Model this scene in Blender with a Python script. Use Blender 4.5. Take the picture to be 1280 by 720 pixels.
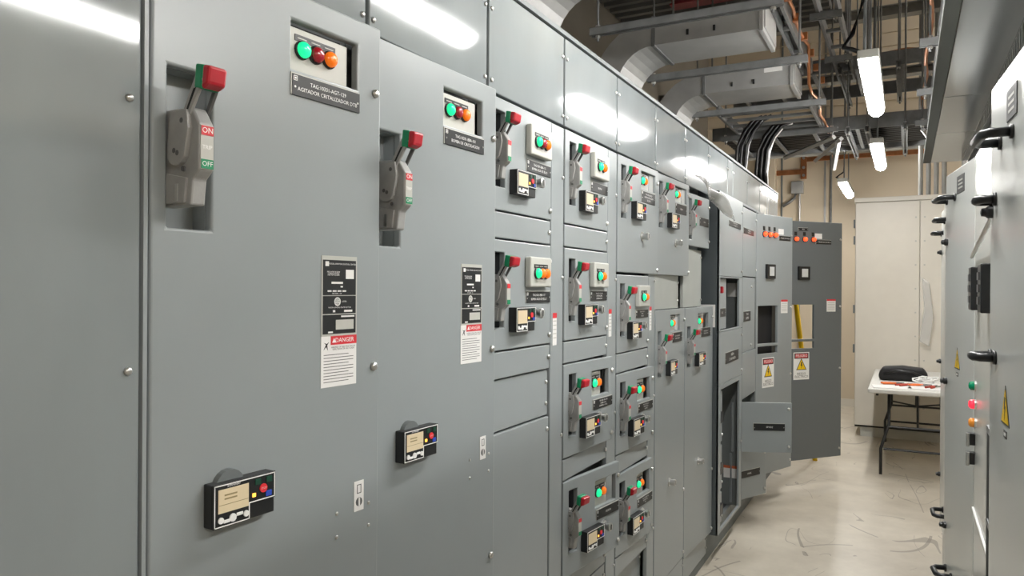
import bpy, bmesh, math, random
from mathutils import Vector, Matrix
random.seed(7)
PI = math.pi
for o in list(bpy.data.objects): bpy.data.objects.remove(o)
scene = bpy.context.scene
COL = scene.collection

# ------------------------------------------------------------------ camera
CAM_POS = Vector((1.003, 0.0, 1.586)); YAW, PITCH, ROLL = 0.491132, -0.000641, 0.006315
Fv = Vector((-math.sin(YAW)*math.cos(PITCH), math.cos(YAW)*math.cos(PITCH), math.sin(PITCH)))
Rv = Vector((math.cos(YAW), math.sin(YAW), 0)); Uv = Rv.cross(Fv)
R2 = Rv*math.cos(ROLL) + Uv*math.sin(ROLL); U2 = Uv*math.cos(ROLL) - Rv*math.sin(ROLL)
cd = bpy.data.cameras.new('camera'); cam = bpy.data.objects.new('camera', cd); COL.objects.link(cam)
cd.sensor_width = 36; cd.lens = 920.49/1280*36; cd.clip_start = .02; cd.clip_end = 60
m = Matrix((R2, U2, -Fv)).transposed().to_4x4(); m.translation = CAM_POS; cam.matrix_world = m
scene.camera = cam
# ------------------------------------------------------------------ world, exposure
w = bpy.data.worlds.new('world'); scene.world = w; w.use_nodes = True
w.node_tree.nodes['Background'].inputs[0].default_value = (.8, .85, .9, 1)
w.node_tree.nodes['Background'].inputs[1].default_value = .1
scene.view_settings.view_transform = 'Standard'; scene.view_settings.look = 'None'
scene.view_settings.gamma = 1; scene.view_settings.use_curve_mapping = False
scene.view_settings.exposure = 0.0
LAMP = 102.0          # radiance of the fluorescent diffusers

# ------------------------------------------------------------------ materials
MATS = {}
def mat(name, col, rough=.5, metal=0., spec=.5, emit=0., ecol=None, coat=0., alpha=1., trans=0., var=0., vscale=8., bump=0., bscale=200., rvar=0., grain=None):
    if name in MATS: return MATS[name]
    mt = bpy.data.materials.new(name); mt.use_nodes = True
    nt = mt.node_tree; b = nt.nodes['Principled BSDF']; I = b.inputs
    I['Base Color'].default_value = (*col, 1); I['Roughness'].default_value = rough; I['Metallic'].default_value = metal
    I['Specular IOR Level'].default_value = spec; I['Coat Weight'].default_value = coat; I['Coat Roughness'].default_value = .05
    I['Alpha'].default_value = alpha; I['Transmission Weight'].default_value = trans
    if emit: I['Emission Color'].default_value = (*(ecol or col), 1); I['Emission Strength'].default_value = emit
    N, Lk = nt.nodes.new, nt.links.new
    if var or bump or rvar:
        tc = N('ShaderNodeTexCoord'); mp = N('ShaderNodeMapping'); Lk(tc.outputs['Object'], mp.inputs[0])
        if grain: mp.inputs['Scale'].default_value = grain
        n = N('ShaderNodeTexNoise'); n.inputs['Scale'].default_value = vscale; n.inputs['Detail'].default_value = 6; Lk(mp.outputs[0], n.inputs['Vector'])
        if var:
            r = N('ShaderNodeValToRGB'); r.color_ramp.elements[0].position = .3; r.color_ramp.elements[1].position = .7
            r.color_ramp.elements[0].color = (*[c*(1-var) for c in col], 1); r.color_ramp.elements[1].color = (*[min(1, c*(1+var)) for c in col], 1)
            Lk(n.outputs[0], r.inputs[0]); Lk(r.outputs[0], I['Base Color'])
        if rvar:
            mr = N('ShaderNodeMapRange'); mr.inputs[3].default_value = max(.02, rough-rvar); mr.inputs[4].default_value = rough+rvar
            Lk(n.outputs[0], mr.inputs[0]); Lk(mr.outputs[0], I['Roughness'])
        if bump:
            n2 = N('ShaderNodeTexNoise'); n2.inputs['Scale'].default_value = bscale; Lk(mp.outputs[0], n2.inputs['Vector'])
            bp = N('ShaderNodeBump'); bp.inputs['Strength'].default_value = bump; bp.inputs['Distance'].default_value = .002
            Lk(n2.outputs[0], bp.inputs['Height']); Lk(bp.outputs[0], I['Normal'])
    MATS[name] = mt; return mt
PAINT = mat('grey_enamel', (.268, .293, .297), .3, var=.04, vscale=3, bump=.03, bscale=60, rvar=.06)
PAINT2 = mat('grey_enamel_cover', (.225, .247, .252), .075, spec=.45, var=.06, vscale=5, bump=.012, bscale=7, rvar=.03, grain=(1, 1, .35))  # same enamel as the doors, colour lowered to offset strong lamp light
FRAME = mat('dark_grey_steel', (.15, .165, .165), .5, spec=.35, var=.05)
PAINT_SHADED = mat('shaded_grey_enamel', (.125, .14, .145), .35)  # end door's grey enamel with its shade put into the colour
INNER = mat('charcoal_steel', (.05, .055, .06), .6)
BLACK = mat('black_plastic', (.012, .013, .014), .38)
BLACKM = mat('matt_black', (.008, .008, .009), .7)
HSTEEL = mat('cast_grey', (.31, .31, .30), .42, metal=.1, var=.1, vscale=30, bump=.1, bscale=300)
HDARK = mat('cast_grey_dark', (.1, .1, .1), .5, metal=.2)
RED = mat('red_plastic', (.42, .008, .02), .35)
GREEN = mat('green_plastic', (.0, .22, .09), .4)
LGREY = mat('pale_grey_plastic', (.46, .46, .42), .45)
ZINC = mat('zinc', (.62, .62, .6), .28, metal=.9)
WHITE = mat('white_print', (.8, .8, .78), .5)
PAPER = mat('label_paper', (.75, .74, .72), .6)
REDP = mat('red_print', (.62, .03, .04), .5)
GALV = mat('galvanised', (.38, .38, .37), .42, metal=.45, var=.12, vscale=6, rvar=.12)
GALVD = mat('galvanised_strut', (.19, .195, .195), .5, metal=.5, var=.18, vscale=12)
COPPER = mat('copper', (.55, .23, .1), .35, metal=.9, var=.25, vscale=9)
CREAM = mat('cream_wall', (.60, .51, .38), .6, var=.05, vscale=1.5)
CABW = mat('ivory_cabinet', (.66, .625, .55), .4, var=.02)
RALG = mat('light_grey_gloss', (.56, .575, .55), .22, spec=.5, var=.02, vscale=2, rvar=.03)
RALD = mat('grey_gloss_header', (.2, .205, .2), .14, spec=.6, bump=.04, bscale=5)
SIDE = mat('shaded_side_enamel', (.075, .088, .095), .35)  # grey enamel darkened to imitate shade on the near side sheets
PALE = mat('pale_plate', (.36, .375, .35), .4, var=.04)
DECK = mat('dark_deck', (.1, .1, .095), .7, var=.3, vscale=2)
LENSG = mat('lens_green', (.0, .5, .2), .2, emit=.9, ecol=(.02, .9, .35))
LENSR = mat('lens_red_off', (.35, .01, .02), .15, coat=.5)
LENSO = mat('lens_orange', (.8, .16, .01), .2, emit=.35, ecol=(1, .2, .01))
LENSRO = mat('lens_red_lit', (.9, .08, .02), .2, emit=1.6, ecol=(1, .1, .03))
LCD = mat('lcd', (.6, .5, .34), .3, emit=.1, ecol=(1, .8, .45))
LCDT = mat('lcd_text', (.3, .24, .12), .4)
TUBE = mat('fluorescent_diffuser', (.9, .9, .9), .5, emit=LAMP, ecol=(1, .985, .96))
CABLE = mat('black_cable', (.006, .006, .007), .3)
YEL = mat('warning_yellow', (.85, .55, .0), .45)
BLUE = mat('blue_button', (.03, .08, .5), .4)
REDB = mat('stop_button', (.7, .03, .04), .4, emit=.1)
AMB = mat('amber_led', (1, .4, .05), .3, emit=2.5)
FILM = mat('clear_film', (.75, .75, .73), .2, alpha=.38, spec=.8)
GLASSM = mat('meter_glass', (.55, .56, .55), .08)
REDSTEEL = mat('red_primer_steel', (.16, .012, .016), .6, var=.2)
WOODT = mat('table_top', (.62, .61, .57), .5)

# ------------------------------------------------------------------ mesh helpers
class MB:
    def __init__(s): s.bm = bmesh.new()
    def box(s, x0, x1, y0, y1, z0, z1):
        v = [s.bm.verts.new((x, y, z)) for x in (x0, x1) for y in (y0, y1) for z in (z0, z1)]
        for f in ((0,1,3,2),(4,6,7,5),(0,4,5,1),(2,3,7,6),(0,2,6,4),(1,5,7,3)): s.bm.faces.new([v[i] for i in f])
        return s
    def prism(s, pts, a0, a1, axis='y'):
        # pts: 2D polygon; axis y: (x,z), axis x: (y,z), axis z: (x,y)
        def P(u, v, a): return {'y': (u, a, v), 'x': (a, u, v), 'z': (u, v, a)}[axis]
        A = [s.bm.verts.new(P(u, v, a0)) for u, v in pts]; B = [s.bm.verts.new(P(u, v, a1)) for u, v in pts]
        n = len(pts); s.bm.faces.new(A); s.bm.faces.new(B[::-1])
        for i in range(n): s.bm.faces.new((A[i], B[i], B[(i+1) % n], A[(i+1) % n]))
        return s
    def cyl(s, c, r, a0, a1, axis='x', n=14, r2=None):
        r2 = r if r2 is None else r2
        c1, c2 = c
        k = len(s.bm.verts); rings = []
        for a, rr in ((a0, r), (a1, r2)):
            ring = []
            for i in range(n):
                u, v = c1+rr*math.cos(2*PI*i/n), c2+rr*math.sin(2*PI*i/n)
                ring.append(s.bm.verts.new({'x': (a, u, v), 'y': (u, a, v), 'z': (u, v, a)}[axis]))
            rings.append(ring)
        A, B = rings; s.bm.faces.new(A[::-1]); s.bm.faces.new(B)
        for i in range(n): s.bm.faces.new((A[i], A[(i+1) % n], B[(i+1) % n], B[i]))
        return s
    def lathe(s, c, prof, axis='x', n=16):
        # prof: list of (a, r)
        c1, c2 = c; rings = []
        for a, r in prof:
            r = max(r, 1e-5)
            rings.append([s.bm.verts.new({'x': (a, c1+r*math.cos(2*PI*i/n), c2+r*math.sin(2*PI*i/n)), 'y': (c1+r*math.cos(2*PI*i/n), a, c2+r*math.sin(2*PI*i/n)), 'z': (c1+r*math.cos(2*PI*i/n), c2+r*math.sin(2*PI*i/n), a)}[axis]) for i in range(n)])
        for A, B in zip(rings, rings[1:]):
            for i in range(n): s.bm.faces.new((A[i], A[(i+1) % n], B[(i+1) % n], B[i]))
        s.bm.faces.new(rings[0][::-1]); s.bm.faces.new(rings[-1]); return s
    def tube(s, pts, r, n=8):
        pts = [Vector(p) for p in pts]; rings = []
        for i, p in enumerate(pts):
            d = (pts[min(i+1, len(pts)-1)]-pts[max(i-1, 0)]).normalized()
            up = Vector((0, 0, 1)) if abs(d.z) < .9 else Vector((0, 1, 0))
            a = d.cross(up).normalized(); b = d.cross(a)
            rings.append([s.bm.verts.new(p+a*r*math.cos(2*PI*k/n)+b*r*math.sin(2*PI*k/n)) for k in range(n)])
        for A, B in zip(rings, rings[1:]):
            for k in range(n): s.bm.faces.new((A[k], A[(k+1) % n], B[(k+1) % n], B[k]))
        s.bm.faces.new(rings[0][::-1]); s.bm.faces.new(rings[-1]); return s
    def holes(s, y0, y1, z0, z1, x0, x1, hs=()):
        # slab x0..x1 with rectangular through openings hs=[(ya,yb,za,zb)]
        ys = sorted({y0, y1, *[v for h in hs for v in h[:2]]}); zs = sorted({z0, z1, *[v for h in hs for v in h[2:]]})
        ny, nz = len(ys)-1, len(zs)-1
        def solid(i, j):
            if i < 0 or j < 0 or i >= ny or j >= nz: return False
            cy, cz = (ys[i]+ys[i+1])/2, (zs[j]+zs[j+1])/2
            return not any(h[0] < cy < h[1] and h[2] < cz < h[3] for h in hs)
        V = {}
        def v(x, i, j):
            if (x, i, j) not in V: V[(x, i, j)] = s.bm.verts.new((x, ys[i], zs[j]))
            return V[(x, i, j)]
        for i in range(ny):
            for j in range(nz):
                if not solid(i, j): continue
                s.bm.faces.new((v(x1,i,j), v(x1,i+1,j), v(x1,i+1,j+1), v(x1,i,j+1)))
                s.bm.faces.new((v(x0,i,j), v(x0,i,j+1), v(x0,i+1,j+1), v(x0,i+1,j)))
                if not solid(i-1, j): s.bm.faces.new((v(x0,i,j), v(x1,i,j), v(x1,i,j+1), v(x0,i,j+1)))
                if not solid(i+1, j): s.bm.faces.new((v(x0,i+1,j), v(x0,i+1,j+1), v(x1,i+1,j+1), v(x1,i+1,j)))
                if not solid(i, j-1): s.bm.faces.new((v(x0,i,j), v(x0,i+1,j), v(x1,i+1,j), v(x1,i,j)))
                if not solid(i, j+1): s.bm.faces.new((v(x0,i,j+1), v(x1,i,j+1), v(x1,i+1,j+1), v(x0,i+1,j+1)))
        return s
    def mesh(s, name, bevel=0, seg=2, smooth=False):
        bmesh.ops.remove_doubles(s.bm, verts=s.bm.verts, dist=1e-5)
        bmesh.ops.recalc_face_normals(s.bm, faces=s.bm.faces)
        if bevel:
            es = [e for e in s.bm.edges if len(e.link_faces) == 2 and e.calc_face_angle(0) > .5]
            if es: bmesh.ops.bevel(s.bm, geom=es, offset=bevel, segments=seg, affect='EDGES', profile=.5, clamp_overlap=True)
        me = bpy.data.meshes.new(name); s.bm.to_mesh(me); s.bm.free()
        if smooth:
            for p in me.polygons: p.use_smooth = True
        return me
def obj(name, me, mt, parent=None, loc=(0, 0, 0), label=None):
    if isinstance(me, MB): me = me.mesh(name)
    if not me.materials: me.materials.append(mt)
    o = bpy.data.objects.new(name, me)
    if me.materials[0] != mt: o.material_slots[0].link = 'OBJECT'; o.material_slots[0].material = mt
    COL.objects.link(o); o.parent = parent; o.location = loc
    if label: o['label'] = label
    return o
def tag(o, label, cat, group=None, kind=None):
    o['label'] = label; o['category'] = cat
    if group: o['group'] = group
    if kind: o['kind'] = kind
    return o
def thing(name, label, cat, loc=(0, 0, 0), rz=0, group=None):
    o = bpy.data.objects.new(name, None); COL.objects.link(o); o.location = loc; o.rotation_euler = (0, 0, rz)
    o.empty_display_size = .1
    return tag(o, label, cat, group)
TXT = {}
def text_mesh(s, size, bold=0):
    k = (s, size)
    if k in TXT: return TXT[k]
    c = bpy.data.curves.new('lettering', 'FONT'); c.body = s; c.size = size; c.align_x = 'CENTER'; c.align_y = 'CENTER'; c.resolution_u = 2; c.space_line = .85; c.offset = bold
    o = bpy.data.objects.new('tmp', c); COL.objects.link(o); bpy.context.view_layer.update()
    me = bpy.data.meshes.new_from_object(o); bpy.data.objects.remove(o)
    me.materials.clear()
    for v in me.vertices: v.co = Vector((v.co.z, v.co.x, v.co.y))
    me.name = 'lettering'; TXT[k] = me; return me
def text(s, size, mt, parent, x, y, z): return obj('lettering', text_mesh(s, size), mt, parent, (x, y, z))
PROTO = {}
def shared(key, fn):
    if key not in PROTO: PROTO[key] = fn()
    return PROTO[key]
def boxmesh(x, y, z, bev=0):   # shared centred-in-yz box starting at x=0
    return shared(('b', round(x, 4), round(y, 4), round(z, 4), bev), lambda: MB().box(0, x, -y/2, y/2, -z/2, z/2).mesh('plate', bev))
def screw(parent, x, y, z, r=.006):
    me = shared(('screw', r), lambda: MB().lathe((0, 0), [(0, r*1.15), (r*.5, r*1.15), (r*.9, r*.8), (r*1.05, r*.3)], n=8).mesh('screw', smooth=True))
    return obj('screw', me, ZINC, parent, (x, y, z))

# ------------------------------------------------------------------ room
RX0, RX1, RY0, RY1, RZ = -1.6, 3.4, -2.6, 11.0, 6.4
def struct(name, mb, mt, label, cat):
    o = obj(name, mb, mt); tag(o, label, cat, kind='structure'); return o
# floor material: worn beige concrete
def floor_mat():
    mt = bpy.data.materials.new('worn_floor'); mt.use_nodes = True; nt = mt.node_tree; N, Lk = nt.nodes.new, nt.links.new
    b = nt.nodes['Principled BSDF']; tc = N('ShaderNodeTexCoord')
    n1 = N('ShaderNodeTexNoise'); n1.inputs['Scale'].default_value = 1.6; n1.inputs['Detail'].default_value = 8; n1.inputs['Roughness'].default_value = .65; Lk(tc.outputs['Object'], n1.inputs['Vector'])
    r1 = N('ShaderNodeValToRGB'); r1.color_ramp.elements[0].position = .3; r1.color_ramp.elements[1].position = .68
    r1.color_ramp.elements[0].color = (.40, .355, .285, 1); r1.color_ramp.elements[1].color = (.62, .57, .475, 1); Lk(n1.outputs[0], r1.inputs[0])
    # scratches: thin isolines of distorted noise
    def scr(scale, thick, seedz, dist):
        mp = N('ShaderNodeMapping'); mp.inputs['Location'].default_value = (seedz, seedz*2, seedz); mp.inputs['Scale'].default_value = (scale, scale*.45, 1); Lk(tc.outputs['Object'], mp.inputs[0])
        n = N('ShaderNodeTexNoise'); n.inputs['Scale'].default_value = 1; n.inputs['Detail'].default_value = 1.; n.inputs['Distortion'].default_value = dist; Lk(mp.outputs[0], n.inputs['Vector'])
        s = N('ShaderNodeMath'); s.operation = 'SUBTRACT'; s.inputs[1].default_value = .5; Lk(n.outputs[0], s.inputs[0])
        a = N('ShaderNodeMath'); a.operation = 'ABSOLUTE'; Lk(s.outputs[0], a.inputs[0])
        l = N('ShaderNodeMath'); l.operation = 'LESS_THAN'; l.inputs[1].default_value = thick; Lk(a.outputs[0], l.inputs[0]); return l
    prev = r1.outputs[0]
    nm = N('ShaderNodeTexNoise'); nm.inputs['Scale'].default_value = 2.3; Lk(tc.outputs['Object'], nm.inputs['Vector'])
    gm = N('ShaderNodeMath'); gm.operation = 'GREATER_THAN'; gm.inputs[1].default_value = .52; Lk(nm.outputs[0], gm.inputs[0])
    for sc, th, sd, di in ((1.3, .004, 3.1, .6), (2.6, .004, 11.7, 1.2), (.8, .002, 21.3, .2)):
        l = scr(sc, th, sd, di); mu = N('ShaderNodeMath'); mu.operation = 'MULTIPLY'; Lk(l.outputs[0], mu.inputs[0]); Lk(gm.outputs[0], mu.inputs[1])
        m5 = N('ShaderNodeMath'); m5.operation = 'MULTIPLY'; m5.inputs[1].default_value = .55; Lk(mu.outputs[0], m5.inputs[0])
        mx = N('ShaderNodeMix'); mx.data_type = 'RGBA'; mx.inputs[7].default_value = (.15, .13, .11, 1); Lk(m5.outputs[0], mx.inputs[0]); Lk(prev, mx.inputs[6]); prev = mx.outputs[2]
    Lk(prev, b.inputs['Base Color'])
    mr = N('ShaderNodeMapRange'); mr.inputs[3].default_value = .28; mr.inputs[4].default_value = .55; Lk(n1.outputs[0], mr.inputs[0]); Lk(mr.outputs[0], b.inputs['Roughness'])
    return mt
struct('floor', MB().box(RX0, RX1, RY0, RY1, -.1, 0), floor_mat(), 'worn beige concrete floor with scratches and scuff marks', 'floor')
mb = MB(); step = .15
pts = [(RX0, RZ+.2), (RX0, RZ)]
# corrugated deck, ribs run along x
prof = []; y = RY0; k = 0
while y < RY1:
    prof += [(y, RZ), (y+.07, RZ), (y+.09, RZ+.06), (y+.15, RZ+.06)]; y += .17
prof = [(min(p[0], RY1), p[1]) for p in prof] + [(RY1, RZ+.2), (RY0, RZ+.2)]
mb.prism(prof, RX0, RX1, 'x')
struct('ceiling', mb, DECK, 'dark corrugated steel deck ceiling above the cable trays', 'ceiling')
wf = struct('wall_far', MB().box(RX0, RX1, RY1, RY1+.1, 0, RZ), CREAM, 'cream panel wall at the far end of the aisle', 'wall')
for yy, zz in ((-.555, RZ), (.011, RZ), (1.25, RZ)):
    obj('panel_joint', MB().box(yy-.012, yy+.012, RY1-.012, RY1, 0, zz), FRAME if yy < -.5 else GALV, wf)
for k in range(14): obj('cladding_rib', MB().box(RX0, RX1, RY1-.02, RY1, 3.75+k*.18, 3.765+k*.18), CREAM, wf)
struct('wall_left', MB().box(RX0-.1, RX0, RY0, RY1, 0, RZ), mat('shaded_cream_wall', (.24, .22, .185), .7, var=.1, vscale=2), 'shade-darkened wall behind the grey switchgear', 'wall')  # wall colour darkened to stand for shade behind the switchgear
struct('wall_right', MB().box(RX1, RX1+.1, RY0, RY1, 0, RZ), CREAM, 'cream wall behind the light grey cabinets', 'wall')
struct('wall_back', MB().box(RX0, RX1, RY0-.1, RY0, 0, RZ), CREAM, 'cream wall behind the viewpoint', 'wall')
struct('baseboard_far', MB().box(RX0, RX1, RY1-.02, RY1-.001, 0, .1), CABW, 'pale skirting along the far wall', 'baseboard')

# ------------------------------------------------------------------ lamps
def lamp(loc, label, rz=0, ln=1.22, tilt=0, drop=RZ-.0):
    t = thing('light_fixture', label, 'light', loc, rz, 'fluorescent fixtures over the aisle')
    hb = MB().box(-.052, .052, -ln/2, ln/2, .017, .062).mesh('housing', .006); obj('housing', hb, GALV, t)
    prof = [(.047*math.cos(a), .016-.047*math.sin(a)) for a in [PI*i/12 for i in range(13)]]
    obj('diffuser', MB().prism(prof, -ln/2, ln/2, 'y').mesh('diffuser', .014, 3), TUBE, t)
    for s in (-1, 1):
        obj('end_cap', MB().box(-.05, .05, s*ln/2-.012, s*ln/2+.012, .018, .064).mesh('end_cap', .005), LGREY, t)
        obj('hanger', MB().cyl((0, s*.35), .007, .06, RZ-loc[2], 'z', 8), GALVD, t)
    return t
LZ = 2.755
lamp((.825, 4.80, LZ), 'largest glowing fluorescent fixture hanging over the aisle')
lamp((.785, 7.27, LZ), 'middle glowing fluorescent fixture hanging beyond the largest one')
lamp((.835, 2.36, LZ), 'fluorescent fixture overhead, mirrored in the tall grey covers')
lamp((2.14, 1.60, LZ), 'fluorescent fixture above the right-hand cabinets, mirrored in the leftmost cover')
lamp((2.14, 4.05, LZ), 'added fill fixture, unseen above the middle of the right-hand cabinets')  # unseen fixture added to raise ambient light on ceiling and walls
lamp((2.6, 9.3, 5.6), 'added unseen fill fixture high beside the ivory cabinet, out at the right')  # out-of-view fixture added to light the upper far wall
lamp((2.14, -.85, LZ), 'added fill fixture behind the viewpoint')  # added out of view to lift the room's overall brightness
lamp((.378, 9.5, LZ), 'smallest glowing fluorescent fixture by the far cream wall')

# ------------------------------------------------------------------ switchgear components (shared meshes)
def m_handle():
    B = MB().prism([(-.02, -.219), (.058, -.219), (.063, -.18), (.078, -.168), (.078, -.098), (.060, -.072), (.012, -.07), (-.02, -.07)], .003, .028, 'y').mesh('disconnect_operator', .003)
    def arc(cx, cz, r, a0, a1, n=7): return [(cx+r*math.cos(a0+(a1-a0)*i/n), cz+r*math.sin(a0+(a1-a0)*i/n)) for i in range(n+1)]
    cam_ = MB().prism(arc(.032, -.137, .023, PI*1.0, PI*2.0)+[(.062, -.105), (.057, -.076), (.018, -.076)], -.005, .004, 'y').mesh('cam_plate', .0015)
    foot = MB().prism([(.0, -.215), (.047, -.215), (.052, -.178), (.0, -.168)], -.001, .004, 'y').mesh('base_plate', .001)
    slot = MB().prism([(.025, -.212), (.033, -.212), (.033, -.186), (.025, -.186)], -.0016, .002, 'y').mesh('slot')
    l1 = MB().prism([(.030, -.100), (.056, -.088), (.091, -.036), (.088, -.028), (.072, -.028)], -.001, .005, 'y').mesh('lever', .0015)
    l2 = MB().prism([(.046, -.096), (.056, -.09), (.091, -.034), (.082, -.030)], .027, .033, 'y').mesh('lever', .0015)
    lslot = MB().prism([(.051, -.079), (.057, -.076), (.076, -.046), (.070, -.047)], -.0016, .0, 'y').mesh('lever_slot')
    red = MB().prism([(.088, -.050), (.104, -.044), (.108, -.018), (.092, -.014)], -.002, .030, 'y').mesh('grip', .004)
    grn = MB().prism([(.071, -.046), (.0885, -.050), (.0925, -.014), (.075, -.010)], -.002, .030, 'y').mesh('grip_back', .003)
    ind = MB().box(.078, .0795, .005, .0265, -.166, -.1).mesh('indicator_plate')
    hole = MB().cyl((0, 0), .0042, -.0052, -.0021, 'y', 10).mesh('bolt')
    return dict(B=B, cam=cam_, foot=foot, slot=slot, l1=l1, l2=l2, lslot=lslot, red=red, grn=grn, ind=ind, hole=hole)
H = m_handle()
def add_handle(par, x, y, z, s=1., txt=False):
    gw = 1. if txt else 1.5
    b = obj('disconnect_operator', H['B'], HSTEEL, par, (x, y, z), 'grey rotary disconnect operator'); b.scale = (s, s, s)
    obj('cam_plate', H['cam'], HSTEEL, b); obj('base_plate', H['foot'], HSTEEL, b)
    for yy in ((.028, -.136), (.036, -.14), (.046, -.092), (.05, -.165)): obj('bolt', H['hole'], HDARK, b, (yy[0], 0, yy[1]))
    obj('slot', H['slot'], ZINC, b)
    obj('lever', H['l1'], HSTEEL, b); obj('lever', H['l2'], HDARK, b); obj('lever_slot', H['lslot'], BLACKM, b)
    for g_ in (obj('grip', H['red'], RED, b, label='red end of the lever grip'), obj('grip_back', H['grn'], GREEN, b, label='green rear of the lever grip')): g_.scale = (1, gw, 1)
    obj('indicator_plate', H['ind'], LGREY, b)
    obj('on_mark', boxmesh(.0008, .0205, .014), REDP, b, (.0795, .0158, -.108)); obj('off_mark', boxmesh(.0008, .0205, .014), GREEN, b, (.0795, .0158, -.158))
    if txt:
        text('ON', .012, WHITE, b, .0806, .0158, -.108); text('TRIP', .0085, WHITE, b, .0798, .0158, -.133); text('OFF', .0105, WHITE, b, .0806, .0158, -.158)
    return b
KW, KH = .123, .071
def m_keypad(depth):
    w, h = KW, KH; yb, zb = .071, .026
    body = MB().box(0, depth, 0, w, 0, h).mesh('keypad', .002)
    # L-shaped raised face
    L = [(0, 0), (yb, 0), (yb, zb), (w, zb), (w, h), (0, h)]
    face = MB().prism(L, depth, depth+.0025, 'x').mesh('face_plate', .0005)
    t = .0016; out = MB(); x0, x1 = depth+.0024, depth+.0033
    e = .0015
    for a, b, c, d in ((e, e+t, e, h-e), (e, w-e, h-e-t, h-e), (w-e-t, w-e, zb+e, h-e), (yb-e, w-e, zb+e, zb+e+t), (yb-e-t, yb-e, e, zb+e+t), (e, yb-e, e, e+t)): out.box(x0, x1, a, b, c, d)
    out = out.mesh('outline')
    x = depth+.0025
    scr = MB().box(x, x+.001, .009, .067, .024, .062).mesh('screen')
    return dict(body=body, face=face, out=out, scr=scr, x=x)
KP = {d: m_keypad(d) for d in (.023, .03)}
def disc(r): return shared(('disc', r), lambda: MB().cyl((0, 0), r, 0, .0022, 'x', 12).mesh('button'))
def add_keypad(par, x, y, z, depth=.03, fine=False):
    K = KP[depth]; b = obj('keypad', K['body'], BLACK, par, (x, y, z-KH), 'black overload relay keypad with lit display'); xx = K['x']
    obj('face_plate', K['face'], BLACK, b); obj('outline', K['out'], WHITE, b)
    sc = obj('screen', K['scr'], LCD, b)
    for yy, zz, r in ((.0135, .0125, .0052), (.036, .0125, .0066), (.062, .0125, .0052)): obj('button', disc(r), WHITE, b, (xx, yy, zz))
    for yy, zz in ((.0245, .0095), (.0495, .0155)): obj('arrow_button', shared('arrowb', lambda: MB().box(0, .002, -.0062, .0062, -.0028, .0028).mesh('arrow_button', .001)), WHITE, b, (xx, yy, zz))
    obj('stop_button', disc(.0075), REDB, b, (xx, .097, .047))
    obj('reset_button', boxmesh(.002, .011, .009), BLUE, b, (xx, .108, .036))
    gb = mat('dark_green_button', (.01, .06, .035), .4)
    for yy in (.086, .109): obj('start_button', boxmesh(.0015, .011, .01), gb, b, (xx, yy, .060))
    obj('warning_led', boxmesh(.0015, .006, .006), AMB, b, (xx, .078, .039))
    if fine:
        text('STOP', .0045, WHITE, b, xx+.0026, .097, .047); text('Schneider', .0065, WHITE, b, xx+.0012, .038, .0665)
        for k in range(2): obj('display_text', boxmesh(.0004, .024, .0025), LCDT, b, (xx+.001, .032, .052-.006*k))
        obj('display_rule', boxmesh(.0004, .056, .0008), LCDT, b, (xx+.001, .038, .037))
    return b
def add_pilots(par, x, y, z, cols, r=.0135, pitch=.031, x_leg=None):
    bez = shared(('bez', r), lambda: MB().lathe((0, 0), [(0, r*1.12), (.004, r*1.12), (.006, r*.95), (.0062, r*.3)], n=16).mesh('pilot_light', smooth=False))
    lens = shared(('lens', r), lambda: MB().lathe((0, 0), [(.005, r*.98), (.010, r*.95), (.014, r*.75), (.0165, r*.4), (.017, .001)], n=16).mesh('lens', smooth=True))
    for i, c in enumerate(cols):
        p = obj('pilot_light', bez, BLACK, par, (x, y+i*pitch, z)); obj('lens', lens, {'g': LENSG, 'r': LENSR, 'o': LENSO, 'x': LENSRO}[c], p)
        obj('legend_plate', shared(('leg', r), lambda: MB().box(0, .0015, -r*1.08, r*1.08, r*1.0, r*1.75).mesh('legend_plate')), BLACK, p)
        obj('legend_mark', shared(('legm', r), lambda: MB().box(.0015, .002, -r*.7, r*.7, r*1.3, r*1.42).mesh('legend_mark')), LGREY, p)
def add_plate(par, x, y0, y1, z0, z1, lines, size=.0098, mark=True):
    p = obj('nameplate', boxmesh(.003, y1-y0, z1-z0), BLACK, par, (x, (y0+y1)/2, (z0+z1)/2), 'black engraved nameplate')
    hw, hh = (y1-y0)/2, (z1-z0)/2
    obj('plate_edge', shared(('pe', round(hw, 4), round(hh, 4)), lambda: MB().box(-.0005, .002, -hw-.0015, hw, hh, hh+.0025).box(-.0005, .002, -hw-.0025, -hw, -hh, hh+.0025).mesh('plate_edge')), LGREY, p)
    if mark:
        obj('logo_square', shared('lsq', lambda: MB().holes(-.0045, .0045, -.0045, .0045, 0, .0006, [(-.0033, .0033, -.0033, .0033)]).mesh('logo_square')), WHITE, p, (.003, -hw+.007, hh-.007))
        obj('logo_dot', boxmesh(.0006, .0034, .0034), WHITE, p, (.003, -hw+.007, hh-.007))
    for s in (-1, 1): obj('rivet', shared('rivp', lambda: MB().cyl((0, 0), .0022, 0, .001, 'x', 8).mesh('rivet')), ZINC, p, (.003, s*(hw-.006), -hh*.05 if s > 0 else -hh*.2))
    if lines:
        n = len(lines); ls = min(size*1.25, 1.65*hh/n)
        for i, t in enumerate(lines): text(t, min(size, ls/1.2), WHITE, p, .0034, .002, ((n-1)/2-i)*ls)
    return p
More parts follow.
